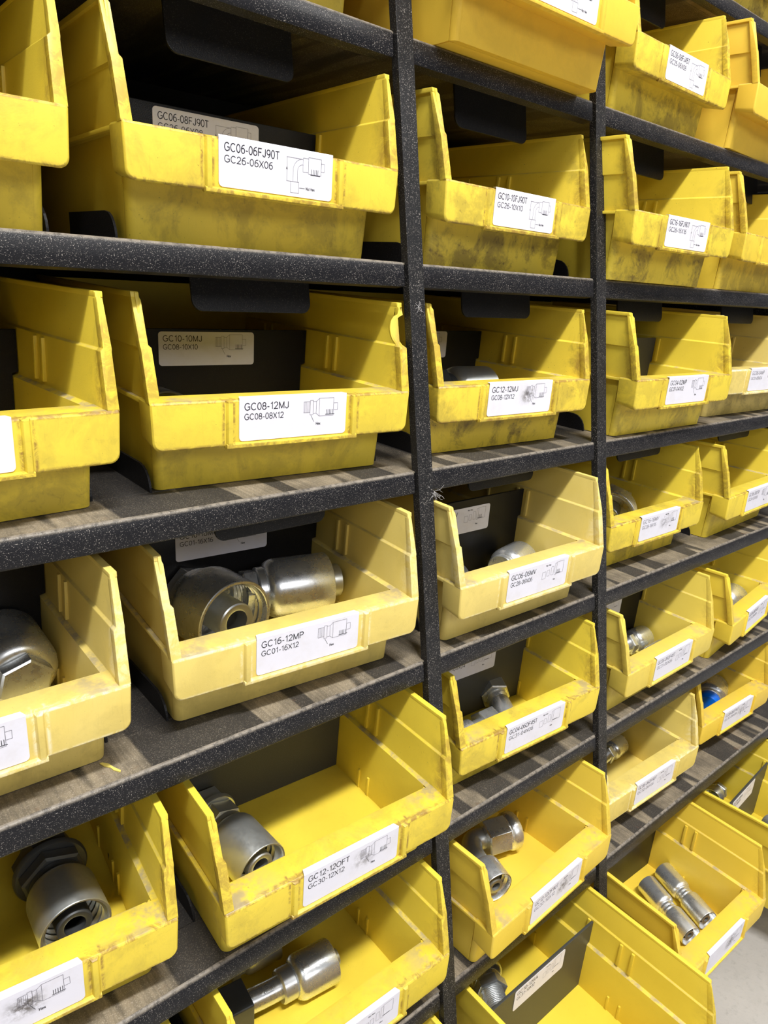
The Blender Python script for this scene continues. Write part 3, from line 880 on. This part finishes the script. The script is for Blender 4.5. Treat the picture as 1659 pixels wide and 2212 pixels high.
# GC04-06OF45T bin
t = thing('hose_fitting', 'small swivel fitting with a loose hex nut, nearest the left wall of the GC04-06OF45T bin', 'fitting', axis_matrix((5, 2), (-60, 47, 19), (1, 0.02, 0)), 'steel hose fittings in the bins')
steel('threaded_stem', t, [(0, 0)] + [(14 - (i % 2) * 1.4, i * 1.5) for i in range(24)] + [(0, 36)], 32, M_STEEL)
hexprism(t, 'hex_nut', 18, 50, 76, M_STEELH, hole=11, phase=0.25)
steel('neck', t, [(0, 34), (9, 34), (9, 52), (0, 52)], 28, M_STEELD)
t = thing('hose_fitting', 'small bent fitting with a rounded hex nut, by the divider of the GC04-06OF45T bin', 'fitting', axis_matrix((5, 2), (34, 40, 17), (0.38, 0.92, 0.16)), 'steel hose fittings in the bins')
steel('ferrule', t, ferrule_prof(14, 36), mat=M_STEEL); hexprism(t, 'hex_nut', 21, 42, 62, M_STEELH, phase=0.1)
steel('neck', t, [(0, 34), (13, 34), (15, 38), (13, 44), (0, 44)], 28, M_STEEL)
# row five right
crimp((5, 3), (98, 68, 23), (-1, 0.06, 0.0), 'steel fitting lying by the divider of the pale GC06-06OF45T bin', r=19, L=34, nip=3, hexl=10)
crimp((5, 3), (90, 29, 20), (-1, -0.04, 0.0), 'darker steel fitting lying against the lip of the pale GC06-06OF45T bin', r=17, L=42, nip=3, hexl=10, mats=(M_STEELD, M_DARK, M_STEELD))
crimp((5, 4), (100, 38, 33), (-1, 0.04, 0.0), 'shiny steel fitting in the bright clean bin at the right edge', r=28, L=52, nip=2, hexl=12)
crimp((6, 3), (90, 86, 20), (-0.97, -0.12, 0.0), 'small shiny fitting at the back of the faded pale bin', r=17, L=34, nip=3, hexl=10)
t = crimp((6, 4), (98, 62, 31), (-0.93, -0.36, 0.0), 'steel fitting fitted with a bright blue plastic cap, in the bin at the right edge', r=27, L=52, nip=0, hexl=0, tail='none')
steel('blue_cap', t, [(0, 57), (18, 57), (20, 61), (20, 74), (17, 79), (0, 81)], 32, M_BLUE)
# bottom row: long crimp fitting with bent tube
mw = axis_matrix((6, 1), (40, 70, 26), (-1, 0.10, 0.0))
t = thing('hose_fitting', 'long shiny crimp fitting with bent tube and black hex block, in the bottom edge bin', 'fitting', mw, 'steel hose fittings in the bins')
steel('ferrule', t, ferrule_prof(23, 46), mat=M_STEEL)
steel('nipple', t, [(5, 14), (5, -7), (6, -8), (8.5, -8), (9, -7), (9, 40), (0, 40)], mat=M_STEELD)
steel('collar', t, [(0, 45), (15, 45), (17, 47), (17, 60), (15.5, 62), (0, 62)], mat=M_STEELH)
tube(t, 'bent_tube', [(0, 0, 58), (0, 0, 74), (0, 1, 90), (0, 2, 103)], 11.5, M_STEEL)
bm = bmesh.new(); box(bm, -17, 17, -16, 18, 96, 126)
obj('hex_block', mesh_from(bm, 'hex_block', [M_DARK], bev=1.5), t)
crimp((6, 1), (6, 128, 21), (-1, 0.08, 0.0), 'second crimp fitting lying in shade behind the long one with the bent tube', r=18, L=42, nip=6, hexl=10, mats=(M_STEELD, M_DARK, M_STEELD))
# swivel elbow
mw = axis_matrix((6, 2), (-24, 37, 26), (0.28, 0.96, 0.04))
t = thing('hose_fitting', 'right-angle swivel elbow fitting with a large hex nut, in the warm yellow bin', 'fitting', mw, 'steel hose fittings in the bins')
steel('ferrule', t, ferrule_prof(22, 36), mat=M_STEEL)
steel('nipple', t, [(6, 14), (6, 2), (10, 2), (10, 30), (0, 30)], mat=M_STEELD)
inv = mw.inverted() @ B[(6, 2)]
def loc_(p): return tuple((inv @ (Vector(p) * U)) / U)
tube(t, 'elbow_tube', [loc_((-14, 70, 27)), loc_((-6, 92, 28)), loc_((8, 104, 29)), loc_((26, 100, 29))], 14, M_STEELD)
dd = Vector(loc_((60, 88, 29))) - Vector(loc_((22, 100, 29)))
am = local_axis(loc_((20, 100, 29)), dd)
hexprism(t, 'hex_nut', 25, 2, 36, M_STEELH, mw=am, phase=0.5)
steel('swivel_ring', t, [(0, 34), (22, 34), (22, 37), (24, 39), (25, 42), (25, 50), (24, 52), (13, 52), (13, 44), (0, 44)], 44, M_STEEL, mw=am)
# two double-ended ferrules
for (p, q, lab) in (((14, 22, 20), (50, 126, 20), 'double-ended steel ferrule nearer the left wall of the bin pulled out at the bottom right'),
                    ((62, 22, 20), (98, 126, 20), 'double-ended steel ferrule nearer the right wall of the bin pulled out at the bottom right')):
    t = thing('hose_fitting', lab, 'fitting', axis_matrix((7, 3), p, Vector(q) - Vector(p)), 'steel hose fittings in the bins')
    steel('ferrule', t, ferrule_prof(16.5, 44), mat=M_STEEL)
    steel('nipple', t, [(4, 12), (4, 3), (7, 3), (7, 40), (0, 40)], mat=M_STEELD)
    steel('collar', t, [(0, 43), (11.5, 43), (13, 45), (13, 48), (11, 49.5), (13, 51), (13, 54), (11.5, 56), (0, 56)], mat=M_STEEL)
    o = steel('ferrule', t, ferrule_prof(16.5, 46), mat=M_STEEL, mw=Matrix.Translation((0, 0, 101 * U)) @ Matrix.Rotation(math.pi, 4, 'X'))
# behind the divider of the bin pulled far out
crimp((7, 2), (6, 250, 28), (-0.45, -0.88, 0.0), 'shiny hex fitting behind the grey divider of the bin pulled far out', r=25, L=34, nip=4, hexr=23, hexl=14)
crimp((7, 2), (-52, 262, 20), (-0.2, -1, 0.0), 'second fitting beside the left wall behind the grey divider of the bin pulled far out', r=17, L=40, nip=4, hexl=12)
crimp((7, 4), (58, 212, 20), (1, 0.0, 0.0), 'dark fitting behind the divider of the pulled out bin at the right edge', r=17, L=24, nip=4, hexl=10, tail='none')
crimp((7, 4), (84, 118, 18), (-0.5, -0.86, 0.0), 'small fitting before the divider of the pulled out bin at the right edge', r=15, L=26, nip=2, hexl=10)

# ------------------------------------------------------------------ lint and a chip on the shelves
def lint(label, pos, n, spread, seed):
    rnd = random.Random(seed)
    bm = bmesh.new()
    for _ in range(n):
        p = Vector((0, 0, 0)); d = Vector((rnd.uniform(-1, 1), rnd.uniform(-0.6, 0.1), rnd.uniform(-1, 0.6))).normalized()
        prev = None
        for i in range(10):
            ring = [V(bm, p + Vector((math.cos(a), 0, math.sin(a))) * 0.16) for a in (0, 2.1, 4.2)]
            if prev:
                for j in range(3): face(bm, (prev[j], prev[(j + 1) % 3], ring[(j + 1) % 3], ring[j]))
            prev = ring
            d = (d + Vector((rnd.uniform(-1, 1), rnd.uniform(-.4, .4), rnd.uniform(-1, 1))) * 0.55).normalized()
            p = p + d * spread / 10
    me = mesh_from(bm, 'lint_tuft', [M_FIBRE])
    o = obj('lint_tuft', me, None, Matrix.Translation(Vector(pos) * U))
    o['label'] = label; o['category'] = 'lint'; o['group'] = 'dust fibres caught on the rack'
    o['kind'] = 'stuff'


lint('pale tuft of lint where the first flat bar crosses the shelf under the GC08-12MJ bin', (476, -1.5, -104), 14, 14, 3)
lint('pale dust fibres stuck on the first flat bar beside the GC12-12MJ bin', (465, -2.4, 68), 10, 7, 5)
bm = bmesh.new()
pts = [(-1, -10), (0.6, -9), (1.2, -2), (2.6, 4), (1.6, 9), (0, 10), (-1.0, 5), (-0.2, 0), (-1.4, -4)]
loft(bm, [(a, b, 0) for a, b in pts], [(a, b, 0.8) for a, b in pts])
o = obj('plastic_sliver', mesh_from(bm, 'plastic_sliver', [M_CHIP]), None,
        Matrix.Translation(Vector((150, 19, zs(4) + 19 * TT - 0.5)) * U) @ Matrix.Rotation(TH, 4, 'X') @ Matrix.Rotation(0.5, 4, 'Z'))
o['label'] = 'thin yellow plastic sliver lying on the dusty shelf below the cream bins'; o['category'] = 'chip'
